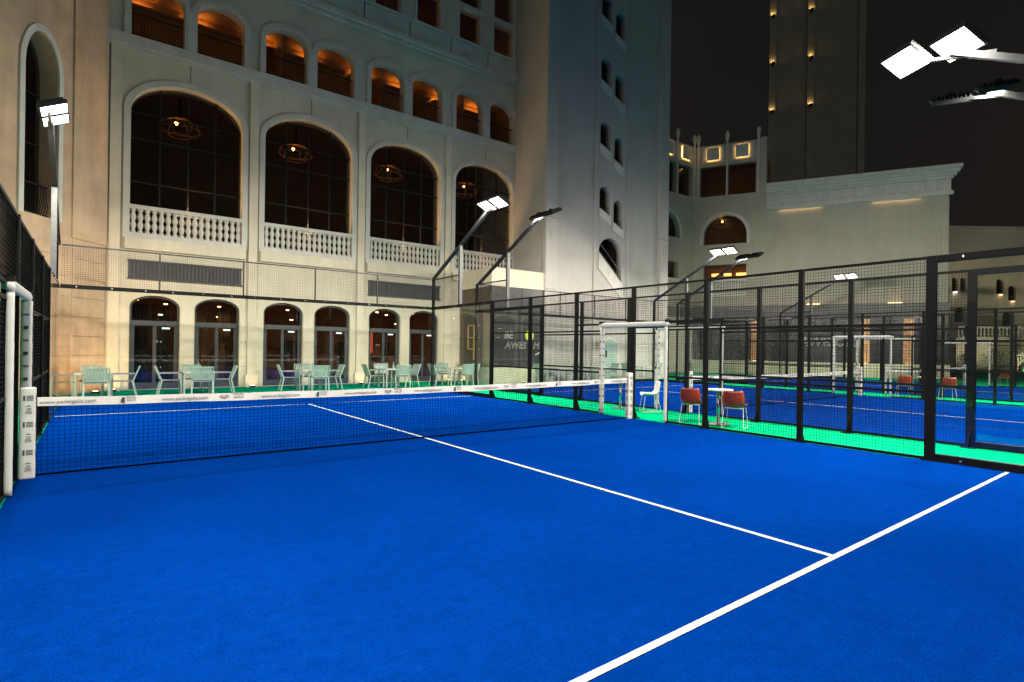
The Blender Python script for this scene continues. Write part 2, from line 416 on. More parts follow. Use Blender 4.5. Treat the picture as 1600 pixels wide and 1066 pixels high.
    for sy in (-1, 1):
        for k in range(5):
            part('glass_panel', 'gb', lambda: MB().face([(0, 0, .10), (1.985, 0, .10), (1.985, 0, 2.92), (0, 0, 2.92)]).mesh('glass_panel'), 'court_glass', c, (-5+2*k+.0075, sy*10.0, 0))
            q = part('mesh_panel', 'mb', lambda: wire_panel(1.95, .93), 'black_wire', c, (-5+2*k+.025, sy*10.05, 3.03), R(-90)); q['kind'] = 'stuff'; q.location.x += 0
            part('rail', 'rb', lambda: MB().box(0, 1.96, -.016, .016, -.016, .016).mesh('rail'), 'dark_arm', c, (-5+2*k+.02, sy*10.05, 3.985))
            if k: part('upright', 'up', lambda: MB().box(-.016, .016, -.016, .016, 3.0, 4.0).mesh('upright'), 'dark_arm', c, (-5+2*k, sy*10.05, 0))
            for x in (.3, 1.0, 1.7): part('bolt', ('boltb', sy), lambda: MB().tube((0,0,0), (0,-sy*.012,0), .016, 8).mesh('bolt'), 'bolt', c, (-5+2*k+x, sy*10.008, 2.95))
            if k:
                for z in (.9, 1.6): part('bolt', ('boltb2', sy), lambda: MB().tube((-.04,0,0), (-.04,-sy*.01,0), .018, 8).tube((.04,0,0), (.04,-sy*.01,0), .018, 8).mesh('bolt'), 'bolt', c, (-5+2*k, sy*9.993, z))
        part('beam', 'bk', lambda: MB().box(-5, 5, -.04, .04, 2.90, 3.0).mesh('beam'), 'black_steel', c, (0, sy*10.05, 0))
        part('beam', 'bkb', lambda: MB().box(-5, 5, -.04, .04, .001, .11).mesh('beam'), 'black_steel', c, (0, sy*10.05, 0))
    # mesh panels made along +y: turned by -90 they run along +x
    return c
cage = make_cage('black steel and glass cage round the blue court whose net stands before the arched doors')
cb = copy_tree(cage); cb.location.x = 12; cb['label'] = 'black steel and glass cage of the middle court in front of the stair tower'
cc = copy_tree(cage); cc.location.x = 24; cc['label'] = 'black steel and glass cage of the court beside the long corniced wall'

# ------------------------------------------------------------------ nets
def make_net(label):
    t = thing('padel_net', label, 'net', (0,0,0), 0, 'court nets')
    def top(x): return .88 + .04*(x/4.85)**2
    m = MB(); n = 196
    for i in range(n+1):
        x = -4.85 + 9.7*i/n; m.tube((x, 0, .03), (x, 0, top(x)-.05), .0023, 4, cap=False)
    for k in range(16):
        f = k/16; pts = [(x, .003, .04 + (top(x)-.10-.04)*f) for x in [-4.85+9.7*j/12 for j in range(13)]]
        for a, b in zip(pts, pts[1:]): m.tube(a, b, .0023, 4, cap=False)
    o = m.build('net_mesh', 'net_cord', t); o['kind'] = 'stuff'
    c = MB(); c.path([(-4.85+9.7*j/12, 0, .03) for j in range(13)], .012, 6); c.build('bottom_cord', 'net_cord', t)
    b = MB(); N = 120
    for i in range(N):
        xa, xb = -4.84+9.68*i/N, -4.84+9.68*(i+1)/N; q = len(b.v)
        def ro(x): return .004*math.sin(x*7)+.003*math.sin(x*17+1)
        for x in (xa, xb): 
            h = top(x)+.003*math.sin(x*5)
            for y, z in ((-.008+ro(x), h-.10), (.008+ro(x), h-.10), (.008, h), (-.008, h)): b.v.append((x, y, z))
        b.f += [(q,q+4,q+7,q+3),(q+1,q+2,q+6,q+5),(q+3,q+7,q+6,q+2),(q,q+1,q+5,q+4)]
    bd = b.build('net_band', 'band_white', t)
    x = -4.57
    for i in range(9):
        text('www.padelgalis.com', .062, 'ink_grey', bd, (x, -.0165, top(x)-.052), 0)
        lx = x + .54
        if lx < 4.7:
            if i % 2 == 0:
                z = top(lx)-.05
                MB().prism([(lx-.06, z-.03), (lx-.02, z-.035), (lx-.02, z+.035), (lx-.045, z+.03), (lx-.055, z+.0)], -.0172, -.0152).build('emblem', 'ink', bd)
                text('PADEL\nGALIS', .034, 'ink_grey', bd, (lx+.045, -.0165, z+.014))
            else:
                z = top(lx)-.05
                m2 = MB()
                pts = [(lx-.10+.055*(16*math.sin(a)**3)/16, z+.004+.030*(13*math.cos(a)-5*math.cos(2*a)-2*math.cos(3*a)-math.cos(4*a))/15) for a in [2*math.pi*k/22 for k in range(22)]]
                inn = [((px-(lx-.10))*.78+lx-.10, (pz-z)*.76+z) for px, pz in pts]
                m2.strip(inn+inn[:1], pts+pts[:1], -.0172, -.0152)
                m2.box(lx-.14, lx-.05, -.0172, -.0152, z-.004, z+.003)
                m2.build('emblem', 'ink_grey', bd)
                text('PADEL\nGALIS', .046, 'ink_grey', bd, (lx+.07, -.0165, z+.018))
        x += 1.145
    for sx in (-1, 1):
        p = part('net_post', ('np', sx), lambda: MB().box(-.07, .07, -.055, .055, .001, 1.04).mesh('net_post'), 'white_vinyl', t, (sx*4.92, 0, 0), 0, .014)
        part('printed_mark', 'netmark', lambda: net_marks(), 'ink', p, (.01, -.0565, 0))['kind'] = 'stuff'
        part('printed_mark', 'netmark', None, 'ink', p, (-.0715 if sx > 0 else .0715, 0, 0), R(-90) if sx > 0 else R(90))['kind'] = 'stuff'
    return t
def net_marks():
    m = MB()
    for i, z in enumerate((.13, .30, .46, .62, .78, .92)):
        if i % 2:
            m.box(-.045, -.028, -.0005, .0005, z-.03, z+.03)
            for k in range(4): m.box(-.018, .04, -.0005, .0005, z-.028+k*.016, z-.018+k*.016)
        else:
            for k in range(5): m.box(-.03+.004*k, .03-.002*k, -.0005, .0005, z-.04+k*.015, z-.033+k*.015)
            m.prism([(-.03, z+.04), (.0, z+.06), (.03, z+.045), (0, z+.045)], -.0005, .0005)
    return m.mesh('printed_mark')
net = make_net('long black net with white lettered band across the court before the arched doors')
nb = copy_tree(net); nb.location.x = 12; nb['label'] = 'white banded net across the middle court beside the red chairs'
nc = copy_tree(net); nc.location.x = 24; nc['label'] = 'white banded net across the court beside the long corniced wall'

# ------------------------------------------------------------------ floodlight masts (local frame: mast at x=0, court towards -x, near end at y=0 running to -y)
def make_mast():
    t = thing('floodlight_mast', 'x', 'floodlight', (0,0,0), 0, 'floodlight masts at the court corners')
    MB().bar((0, 0, 4.0), (0, -3.85, 5.92), .09, .09).build('arm', 'dark_arm', t)
    MB().box(-.05, .05, -2.05, -1.95, 3.0, 4.98).build('stay_post', 'galv', t)
    MB().bar((0, -3.3, 5.72), (0, -4.65, 6.02), .05, .05).build('cross_bar', 'dark_arm', t)
    return t
def add_heads(t, s, sy):
    for y in (-3.75, -4.42):
        h = part('floodlight_head', ('fh', s), lambda: head_mesh(), 'dark_arm', t, (-s*.06, y, 6.0), 0)
        h.rotation_euler = (0, s*R(27), sy*s*R(0 if sy > 0 else 25))
        part('lens', 'lens', lambda: MB().face([(-.20,-.26,-.041),(.20,-.26,-.041),(.20,.26,-.041),(-.20,.26,-.041)]).mesh('lens'), 'flood_lens', h, (0, 0, 0))
def head_mesh():
    m = MB().box(-.23, .23, -.29, .29, -.035, .03)
    for k in range(9): m.box(-.2, .2, -.26+k*.06, -.24+k*.06, .03, .075)
    m.box(-.03, .03, -.05, .05, .03, .12)
    for a in (-.22, .205): m.box(a, a+.015, -.28, .28, -.05, -.035)
    for a in (-.28, .265): m.box(-.22, .22, a, a+.015, -.05, -.035)
    return m.mesh('floodlight_head')
CN = {0: 'the court with the lettered net', 12: 'the middle court', 24: 'the court by the corniced wall'}
for cx in COURTS:
    for sx in (-1, 1):
        for sy in (-1, 1):
            t = make_mast(); add_heads(t, sx, sy)
            t.location = (cx + sx*5.05, sy*10.05, 0)
            # mirrored masts at the near end: same parts turned half round
            if sy < 0:
                for ch in t.children:
                    if ch.name.startswith('floodlight_head'): ch.location.y *= -1
                    else: ch.rotation_euler.z = math.pi
            nbr = {(0,-1): 'the fence beside the orange slanting wall', (0,1): 'the lettered net court, by the red chairs', (12,-1): 'the middle court, by the nearest red chairs', (12,1): 'the middle court, towards the corniced wall', (24,-1): 'the far court, towards the middle court', (24,1): 'the far court, beside the corniced wall'}[(cx, sx)]
            t['label'] = 'twin floodlight mast at the %s end of %s' % ('hotel' if sy > 0 else 'open', nbr)

# ------------------------------------------------------------------ hotel main facade (front plane y = 14.5)
H = thing('hotel_facade', 'cream hotel front with tall dark arches, balustrades and a row of glazed arched doors', 'building', (0, 14.5, 0))
XC = [-1.9 + 3.925*k for k in range(4)]
holes = []
for k, xc in enumerate(XC):
    holes.append(arch(xc, 1.6, 5.15, 9.2, 1.07, 24))
    for s in (-.9, .9):
        holes.append(arch(xc+s, .72, 11.6, 12.95, .52, 16))
        if k < 3: holes.append(arch(xc+s*.99, .68, .001+.02, 2.75, .39, 16))
        holes.append([(xc+s*1.03-.57, 15.85), (xc+s*1.03-.57, 17.3), (xc+s*1.03+.57, 17.3), (xc+s*1.03+.57, 15.85)])
        holes.append([(xc+s*1.03-.57, 17.5), (xc+s*1.03-.57, 19.4), (xc+s*1.03+.57, 19.4), (xc+s*1.03+.57, 17.5)])
plate('wall', [(-4.1, 0), (11.7, 0), (11.7, 21), (-4.1, 21)], holes, 0, .45, 'cream_wall', H)
# ground-floor stone courses on the piers
piers = [(-4.06, -3.50), (-2.10, -1.72), (-.33, .33), (1.83, 2.20), (3.60, 4.26), (5.76, 6.13), (7.53, 8.5)]
for a, b in piers:
    for i in range(5):
        part('stone_panel', ('sp', round(b-a, 2)), lambda: MB().box(.007, b-a-.007, -.022, .01, .009, .536).mesh('stone_panel'), 'stone_panel', H, (a, 0, i*.545), 0)
# giant pilasters between bays
for x in (-3.88, XC[0]+1.9625, XC[1]+1.9625, XC[2]+1.9625):
    o = MB().box(x-.14, x+.14, -.10, -.02, 0, 11.18).box(x-.2, x+.2, -.13, -.018, 0, .45).build('pilaster', 'stone_panel', H)
# bands
MB().box(-4.16, 11.72, -.16, -.001, 11.22, 11.55).box(-4.13, 11.72, -.09, -.001, 11.10, 11.22).build('sill_band', 'trim', H)
MB().box(-4.2, 11.74, -.22, -.001, 14.72, 14.92).box(-4.16, 11.72, -.12, -.001, 14.56, 14.72).build('cornice_band', 'trim', H)
MB().box(-4.2, 11.74, -.14, -.001, 15.66, 15.78).build('parapet_cap', 'trim', H)
for k in range(8):
    xp = XC[0]-.98 + k*1.9625
    p = part('parapet_panel', 'pp', lambda: MB().box(-.95, .95, -.10, -.001, .0, .72).mesh('parapet_panel'), 'trim', H, (xp, 0, 14.93))
    part('diamond', 'dia', lambda: MB().prism([(-.2, .36), (0, .2), (.2, .36), (0, .52)], -.135, -.09).mesh('diamond'), 'trim', p)
for k, xc in enumerate(XC):
    # big arch: trim, reveal, glazing
    MB().strip(arch(xc, 1.6, 5.05, 9.2, 1.07, 24), arch(xc, 1.78, 5.05, 9.2, 1.26, 24), -.07, -.001).build('arch_trim', 'trim', H)
    wdw = MB().face([(x, .30, z) for x, z in arch(xc, 1.599, 5.15, 9.2, 1.069, 24)]).build('arched_window', 'dark_glass', H)
    for dx in (-.8, 0, .8): MB().box(xc+dx-.025, xc+dx+.025, .27, .33, 5.15, 9.2+(1.07*math.sqrt(1-(dx/1.6)**2) if dx else .9)-.02).build('mullion', 'iron', wdw)
    for z in (6.9, 8.35, 9.2): MB().box(xc-1.59, xc+1.59, .275, .325, z-.025, z+.025).build('mullion', 'iron', wdw)
    # balustrade
    bl = MB().box(xc-1.6, xc+1.6, -.06, .16, 5.95, 6.08).build('balustrade', 'trim', H)
    MB().box(xc-1.6, xc+1.6, -.05, .15, 5.05, 5.17).build('base_rail', 'trim', bl)
    n = 17
    for i in range(n):
        part('baluster', 'bal', lambda: MB().lathe([(.075,0),(.075,.06),(.04,.09),(.078,.22),(.085,.28),(.05,.37),(.045,.39),(.05,.41),(.085,.50),(.078,.56),(.04,.69),(.075,.72),(.075,.78)], n=10).mesh('baluster', True), 'trim', bl, (xc-1.6+3.2*(i+.5)/n, .05, 5.17))
    MB().box(xc-1.72, xc+1.72, -.16, -.072, 4.62, 4.98).build('apron_panel', 'cream_wall', H)
    MB().box(xc-1.78, xc+1.78, -.09, -.075+.0, 4.98, 5.05).build('apron_cap', 'trim', H)
    if k in (0, 2):
        lv = MB().box(xc-1.62, xc+1.62, -.012, -.002, 3.68, 4.25)
        for i in range(30): lv.box(xc-1.6+i*.107, xc-1.6+i*.107+.05, -.05, -.012, 3.71, 4.22)
        lv.box(xc-1.64, xc+1.64, -.06, -.003, 3.64, 3.70).box(xc-1.64, xc+1.64, -.06, -.003, 4.23, 4.29)
        lv.build('louvre_grille', 'louvre', H)
    for s in (-.9, .9):
        x = xc+s
        MB().strip(arch(x, .72, 11.56, 12.95, .52, 16), arch(x, .90, 11.56, 12.95, .70, 16), -.08, -.001).build('arch_trim', 'trim', H)
        rl = MB().box(x-.7, x+.7, .18, .215, 12.38, 12.42).box(x-.7, x+.7, .18, .215, 11.70, 11.73)
        for i in range(15): xx = x-.66+i*.0943; rl.path([(xx, .197, 11.72), (xx, .15, 11.88), (xx, .197, 12.1), (xx, .197, 12.4)], .008, 4)
        rl.build('iron_railing', 'iron', H)
        wx = xc+s*1.03
        MB().box(wx-.68, wx-.57, -.05, -.001, 15.8, 19.6).box(wx+.57, wx+.68, -.05, -.001, 15.8, 19.6).box(wx-.57, wx+.57, -.05, -.001, 17.3, 17.5).build('window_trim', 'trim', H)
        for z0, z1 in ((15.85, 17.3), (17.5, 19.4)):
            MB().face([(wx-.57, .22, z0), (wx+.57, .22, z0), (wx+.57, .22, z1), (wx-.57, .22, z1)]).build('window_pane', 'window_glass', H)
        # capital between twin arches
    MB().box(xc-.16, xc+.16, -.11, -.081, 12.86, 12.98).box(xc-.12, xc+.12, -.10, -.081, 11.56, 12.86).build('mid_pilaster', 'trim', H)
    # ground floor doors
    if k < 3:
        for s in (-.891, .891):
            x = xc+s
            d = MB().strip(arch(x, .62, .02, 2.75, .33, 16), arch(x, .679, .02, 2.75, .389, 16), .12, .24)
            d.box(x-.62, x+.62, .13, .23, 2.13, 2.30).box(x-.05, x+.05, .13, .23, .02, 2.13)
            d.box(x-.62, x-.54, .14, .22, .02, 2.13).box(x+.54, x+.62, .14, .22, .02, 2.13).box(x-.54, x-.05, .14, .22, .02, .22).box(x+.05, x+.54, .14, .22, .02, .22)
            dd = d.build('arched_door', 'door_metal', H)
            MB().face([(px, .18, pz) for px, pz in arch(x, .62, 2.30, 2.75, .33, 16)]).build('pane', 'window_glass', dd)
            for a, b in ((x-.54, x-.05), (x+.05, x+.54)): MB().face([(a, .18, .22), (b, .18, .22), (b, .18, 2.13), (a, .18, 2.13)]).build('pane', 'window_glass', dd)
            MB().tube((x+.02, .13, 1.0), (x+.02, .07, 1.0), .012, 6).tube((x+.02, .075, 1.0), (x+.14, .075, 1.0), .010, 6).box(x+.0, x+.04, .118, .129, .92, 1.08).build('handle', 'chrome', dd)
            MB().box(x+.2, x+.42, .135, .139, 2.03, 2.085).build('door_sign', 'exit_white', dd)
# rooms behind: ground floor, dark hall, loggia, upper rooms
def room(name, x0, x1, y0, y1, z0, z1, m, parent):
    b = MB()
    b.face([(x0,y1,z0),(x1,y1,z0),(x1,y1,z1),(x0,y1,z1)]); b.face([(x0,y0,z0),(x1,y0,z0),(x1,y1,z0),(x0,y1,z0)]); b.face([(x0,y0,z1),(x1,y0,z1),(x1,y1,z1),(x0,y1,z1)])
    b.face([(x0,y0,z0),(x0,y1,z0),(x0,y1,z1),(x0,y0,z1)]); b.face([(x1,y0,z0),(x1,y1,z0),(x1,y1,z1),(x1,y0,z1)])
    return b.build(name, m, parent)
room('ground_room', -4.05, 8.3, .46, 5.5, .012, 3.5, 'inner_wood', H)
room('hall', -4.05, 11.65, .46, 5, 5.0, 10.55, 'inner_dark', H)
room('loggia', -4.05, 11.65, .46, 1.9, 11.45, 13.75, 'inner_loggia', H)
room('upper_room', -4.05, 11.65, .46, 2.6, 15.6, 20.5, 'inner_loggia', H)
for k, xc in enumerate(XC):
    for s in (-.9, .9):
        x = xc+s
        MB().box(x-.95, x-.2, 1.76, 1.80, 13.44, 13.46).build('cove_strip', 'cove_glow', H)
        MB().box(x-1.0, x+.9, 1.60, 1.899, 13.34, 13.40).build('cove_ledge', 'inner_loggia', H)
        MB().box(x-.9, x-.3, 1.2, 1.25, 11.47, 11.49).build('spill_strip', 'warm_sill', H)  # added weak strip, stands in for cove light spilling down to the railing
        MB().box(x-.6, x+.4, 1.3, 1.36, 15.64, 15.67).build('sill_strip', 'warm_sill', H)
    MB().box(xc-.98, xc-.94, .47, 2.4, 11.46, 13.74).build('partition', 'inner_loggia', H) if k else None
    MB().box(xc-.35, xc+.35, .19, .23, 5.97, 5.985).build('ledge_light', 'arch_glow', H)
    MB().box(xc-.015, xc+.015, -.004, -.0015, 10.5, 11.09).build('expansion_joint', 'fascia_grey', H)
# furnishings of the ground-floor room
MB().box(.7, 3.4, 3.0, 3.5, .013, 1.05).box(.65, 3.45, 2.95, 3.55, 1.05, 1.10).build('bar_counter', 'inner_wood', H)
MB().box(4.6, 7.2, 3.2, 3.7, .013, 1.0).box(4.55, 7.25, 3.15, 3.75, 1.0, 1.05).build('bar_counter', 'copper_panel', H)
for i, x in enumerate((-3.2, -2.5, -1.5, -.7, 1.0, 1.9, 2.9, 4.6, 5.5, 6.4, 7.2)):
    for j in range(1 + i % 2): part('ceiling_spot', 'spot', lambda: MB().lathe([(.04, -.03), (.075, 0)], n=12).mesh('ceiling_spot'), 'ceiling_spot', H, (x+.3*j, 2.0+1.9*j, 3.1-.5*((i+j) % 2)))
for x, wdt, m_, yy in ((-1.35, .42, 'curtain', 1.3), (-.62, .4, 'curtain', 1.3), (.72, .3, 'curtain', 2.6), (2.35, .5, 'inner_dark', 2.0), (4.55, .35, 'inner_dark', 1.6), (-3.2, .6, 'inner_dark', 1.5), (-2.45, .5, 'inner_dark', 2.6), (6.35, .4, 'curtain', 4.2)):
    q = MB(); n_ = 10
    for i in range(n_):
        a0, a1 = x-wdt/2+wdt*i/n_, x-wdt/2+wdt*(i+1)/n_; y0_, y1_ = yy+.05*(i % 2), yy+.05*((i+1) % 2)
        q.face([(a0, y0_, .02), (a1, y1_, .02), (a1, y1_, 2.9), (a0, y0_, 2.9)])
    q.build('curtain', m_, H)
MB().box(5.9, 6.6, 5.40, 5.44, 1.2, 2.3).build('red_panel', 'red_glow', H)
for x in (-3.0, -1.3, .9, 2.6, 5.1, 6.9): MB().box(x-.25, x+.25, 4.6, 5.2, .013, 1.7).box(x-.3, x+.3, 4.55, 5.25, 1.7, 1.75).build('cabinet', 'inner_dark', H)

# chandeliers hanging in the hall
def chandelier(loc, label, sc=1.):
    t = thing('chandelier', label, 'chandelier', loc, 0, 'chandeliers in the tall arches')
    MB().tube((0,0,.42), (0,0,1.15), .045, 6).build('stem', 'iron', t)
    m = MB()
    for a in range(3):
        c_, s_ = math.cos(a*math.pi/3), math.sin(a*math.pi/3)
        m.path([(c_*.62*math.cos(q), s_*.62*math.cos(q), .0+.42*math.sin(q)) for q in [math.pi*i/14 for i in range(15)]], .018, 5)
    m.path([(.62*math.cos(q), .62*math.sin(q), 0) for q in [2*math.pi*i/20 for i in range(21)]], .018, 5)
    m.path([(.35*math.cos(q), .35*math.sin(q), -.22) for q in [2*math.pi*i/16 for i in range(17)]], .014, 5)
    for a in range(6): m.path([(.62*math.cos(a*math.pi/3), .62*math.sin(a*math.pi/3), 0), (.5*math.cos(a*math.pi/3), .5*math.sin(a*math.pi/3), -.18), (.35*math.cos(a*math.pi/3), .35*math.sin(a*math.pi/3), -.22)], .012, 4)
    m.build('scrolled_ring', 'bronze', t)
    MB().lathe([(.02,0),(.05,.04),(.055,.08),(.03,.13),(.0,.16)], (-.12, -.1, .12), 10).build('bulb', 'bulb', t, True)
    return t
for k, xc in enumerate(XC):
    chandelier((xc-.12, 16.2, 9.35), 'wrought iron chandelier glowing in the tall arch %s' % ('nearest the orange slanting wall', 'second from the orange slanting wall', 'third from the orange slanting wall', 'above the dark kiosk')[k])

# ------------------------------------------------------------------ slanting wall left of the facade
ang = math.atan2(.84, .545)
D = thing('corner_wall', 'orange lit slanting wall with a slim tall arch beside the hotel front', 'wall', (-4.1, 14.46, 0), ang)
plate('wall', [(-9, 0), (.0, 0), (.0, 21), (-9, 21)], [arch(-2.62, .58, 5.0, 8.9, 1.1, 18), arch(-4.95, .58, 5.0, 8.9, 1.1, 18)], 0, .55, 'warm_plaster', D)
for xa in (-2.62, -4.95):
    MB().strip(arch(xa, .58, 4.95, 8.9, 1.1, 18), arch(xa, .74, 4.95, 8.9, 1.28, 18), -.06, -.001).build('arch_trim', 'trim', D)
    wd = MB().face([(x, .45, z) for x, z in arch(xa, .579, 5.0, 8.9, 1.099, 18)]).build('arched_window', 'dark_glass', D)
    MB().box(xa-.02, xa+.02, .43, .47, 5.0, 9.9).box(xa-.57, xa+.57, .432, .468, 7.0, 7.05).box(xa-.57, xa+.57, .432, .468, 8.4, 8.45).build('mullion', 'iron', wd)
    rl = MB().box(xa-.57, xa+.57, .2, .24, 5.86, 5.9).box(xa-.57, xa+.57, .2, .24, 5.06, 5.1)
    for i in range(13): xx = xa-.53+i*.088; rl.path([(xx, .22, 5.08), (xx, .16, 5.3), (xx, .22, 5.55), (xx, .22, 5.88)], .009, 4)
    rl.build('iron_railing', 'iron', D)
room('hall', -6, -.1, .56, 3, 4.9, 10.4, 'inner_dark', D)
for i in range(8):
    for a, b in ((-1.42, -.02), (-3.3, -1.60), (-5.6, -3.31)):
        part('stone_panel', ('sp2', round(b-a, 2)), lambda: MB().box(.008, b-a-.008, -.026, .01, .010, .565).mesh('stone_panel'), 'warm_plaster', D, (a, 0, i*.575))
MB().box(-1.46, -.01, -.05, -.001, 4.62, 20.9).build('pilaster', 'warm_plaster', D)

# ------------------------------------------------------------------ kiosk with the chalk lettering
K = thing('kiosk', 'low dark walled kiosk with white parapet, chalk lettering and a gold square emblem', 'kiosk', (0, 0, 0))
KX0, KX1, KY0, KY1 = 8.58, 11.42, 11.7, 14.32
MB().box(KX0, KX1, KY0, KY1, .72, 4.18).build('wall', 'kiosk_dark', K)
MB().box(KX0-.02, KX1, KY0-.02, KY1, 4.18, 5.0).build('parapet', 'cream_wall', K, bevel=.01)
MB().box(KX0-.05, KX1, KY0-.05, KY1, .0, .70).build('plinth', 'planter', K)
MB().box(KX0-.025, KX0-.003, KY0+.05, KY1-.05, .74, 4.15).build('side_cladding', 'kiosk_brown', K)
MB().face([(KX0-.03, KY0+1.45 - (x), z) for x, z in arch(0, .85, .74, 2.6, .55, 14)]).build('arched_panel', 'kiosk_dark', K)
ems = MB()
for a, b, c_, d_ in ((-.42, -.36, 1.45, 2.55), (-.42, .34, 2.49, 2.55), (-.42, .34, 1.95, 2.01), (-.42, .34, 1.45, 1.51), (-.02, .04, 1.0, 2.5)):
    ems.box(KX0-.075, KX0-.035, KY0+1.35-b*1.3, KY0+1.35-a*1.3, c_, d_)
ems.build('gold_emblem', 'gold', K)
MB().strip([(KY0+.75-.0+.16*math.cos(q), 1.72+.3*math.sin(q)) for q in [-1.3+2.6*i/10 for i in range(11)]], [(KY0+.75+.2*math.cos(q), 1.72+.34*math.sin(q)) for q in [-1.3+2.6*i/10 for i in range(11)]], 0, .02)
text('BE', .42, 'chalk', K, (9.45, KY0-.012, 2.10), outline=.008, shear=.15)
text('AWES', .42, 'chalk', K, (9.83, KY0-.012, 1.66), outline=.008, shear=.15)
text('ME', .42, 'chalk', K, (11.05, KY0-.012, 1.66), outline=.008, shear=.15)
MB().tube((10.58, KY0-.004, 2.12), (10.58, KY0-.02, 2.12), .24, 24).build('ball_emblem', 'lime', K)
MB().prism([(10.54, 1.5), (10.64, 1.5), (10.62, 1.86), (10.54, 1.86)], KY0-.02, KY0-.004).build('ball_emblem', 'lime', K)
MB().bar((10.9, KY0-.01, 1.25), (11.3, KY0-.01, 1.42), .02, .05).build('chalk_stroke', 'chalk', K)

# ------------------------------------------------------------------ stair tower
T = thing('stair_tower', 'tall pale tower with stepped pairs of stair windows and corner pilasters', 'tower', (0, 11.8, 0))
hs = []; wins = []
for i in range(5):
    for xa, xb, top, bl in ((14.84, 15.54, 9.72+3.21*i, 8.62+3.21*i), (15.82, 16.46, 9.18+3.21*i, 8.04+3.21*i)):
        xc, hf = (xa+xb)/2, (xb-xa)/2
        p = arch(xc, hf, bl, top-.32, .32, 12); p[-1] = (xb, bl-.30); hs.append(p); wins.append((xa, xb, bl, p))
big = arch(15.63, .80, 6.40, 6.45, .72, 16); big[-1] = (16.43, 4.98); hs.append(big)
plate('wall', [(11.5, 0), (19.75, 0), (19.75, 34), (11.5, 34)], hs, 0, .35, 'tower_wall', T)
MB().box(11.5, 11.8, .351, 2.65, 0, 34).build('side_wall', 'tower_wall', T)
MB().box(19.4, 19.75, .351, 9, 0, 34).build('side_wall', 'tower_wall', T)
room('stairwell', 14.3, 17.0, .36, 2.5, 4, 30, 'inner_dark', T)
for xa, xb, bl, p in wins:
    w_ = MB().face([(x, .2, z) for x, z in p]).build('stair_window', 'window_glass', T)
    MB().bar((xa, .19, bl+.38), (xb, .19, bl+.08), .02, .03).box((xa+xb)/2-.015, (xa+xb)/2+.015, .185, .215, bl-.1, bl+.8).build('mullion', 'iron', w_)
    MB().prism([(xa-.05, bl-.02), (xb+.05, bl-.36), (xb+.05, bl-.80), (xa-.05, bl-.44)], -.06, -.001).build('sloped_sill', 'trim', T)
w_ = MB().face([(x, .2, z) for x, z in big]).build('stair_window', 'window_glass', T)
MB().bar((14.83, .05, 6.95), (16.43, .05, 5.55), .03, .03).bar((14.83, .05, 6.5), (16.43, .05, 5.1), .03, .03).build('handrail', 'chrome', w_)
MB().prism([(14.8, 6.36), (16.5, 4.88), (16.5, 4.1), (14.8, 5.55)], -.06, -.001).build('sloped_sill', 'trim', T)
for a, b in ((14.44, 14.66), (16.78, 17.0)): MB().box(a, b, -.08, -.001, 0, 33.9).build('pilaster', 'tower_wall', T)
for a, b in ((11.36, 12.02), (19.2, 19.86)):
    z = 0
    for i in range(9):
        z1 = (4.3, 7.6, 10.9, 14.2, 17.5, 20.8, 24.1, 27.4, 30.7)[i]
        q = MB().box(a, b, -.2, -.001, z, z1-.02).build('pilaster', 'tower_wall', T)
        if i: MB().prism([(a+.2, z1-.5), ((a+b)/2, z1-.92), (b-.2, z1-.5)], -.225, -.2).build('scallop', 'tower_wall', q)
        z = z1
MB().strip(arch(15.68, .50, 0, 1.7, .36, 14), arch(15.68, .60, 0, 1.7, .46, 14), -.05, -.001).build('door_trim', 'trim', T)
dr = MB().prism(arch(15.68, .499, .005, 1.7, .359, 14), -.03, -.002).build('service_door', 'mint', T)
MB().box(15.35, 15.45, -.05, -.031, 1.15, 1.5).build('door_vent', 'iron', dr)
for z in (.85, 1.9, 2.9, 3.9): MB().box(12.03, 14.43, -.012, -.001, z, z+.02).box(17.01, 19.19, -.012, -.001, z, z+.02).build('groove_trim', 'tower_wall', T)
MB().box(14.72, 14.78, -.08, -.001, 1.55, 1.95).box(14.68, 14.82, -.10, -.08, 1.6, 1.8).build('wall_lantern', 'gold', T)

# ------------------------------------------------------------------ angled wing behind the courts
wa = math.atan2(-.907, .42)
W = thing('corniced_wing', 'pale angled wing with heavy cornice, one arched window and lit terrace panels', 'building', (29.67, 14.73, 0), wa)
hs = [arch(-.02, 1.5, 9.1, 9.7, 1.46, 20), [(-1.5, 6.35), (-1.5, 7.65), (1.47, 7.65), (1.47, 6.35)], [(-1.83, 12.55), (-1.83, 14.72), (.02, 14.72), (.02, 12.55)], [(.14, 12.55), (.14, 14.72), (2.03, 14.72), (2.03, 12.55)]]
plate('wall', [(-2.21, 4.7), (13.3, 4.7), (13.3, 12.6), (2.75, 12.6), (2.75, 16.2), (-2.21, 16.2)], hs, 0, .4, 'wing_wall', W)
MB().strip(arch(-.02, 1.5, 9.1, 9.7, 1.46, 20), arch(-.02, 1.74, 9.1, 9.7, 1.68, 20), -.06, -.001).build('arch_trim', 'trim', W)
MB().face([(x, .3, z) for x, z in arch(-.02, 1.5, 9.1, 9.7, 1.46, 20)]).build('arched_window', 'window_glass', W)
MB().face([(-1.5, .3, 6.35), (1.47, .3, 6.35), (1.47, .3, 7.65), (-1.5, .3, 7.65)]).build('low_window', 'window_glass', W)
for a, b in ((-1.83, .02), (.14, 2.03)):
    MB().face([(a, .25, 12.55), (b, .25, 12.55), (b, .25, 14.72), (a, .25, 14.72)]).build('terrace_window', 'window_glass', W)
room('wing_room', -2.1, 2.7, .41, 3, 8.9, 11.6, 'inner_loggia', W)
room('wing_room', -2.1, 2.7, .41, 3, 6.2, 8.0, 'inner_loggia', W)
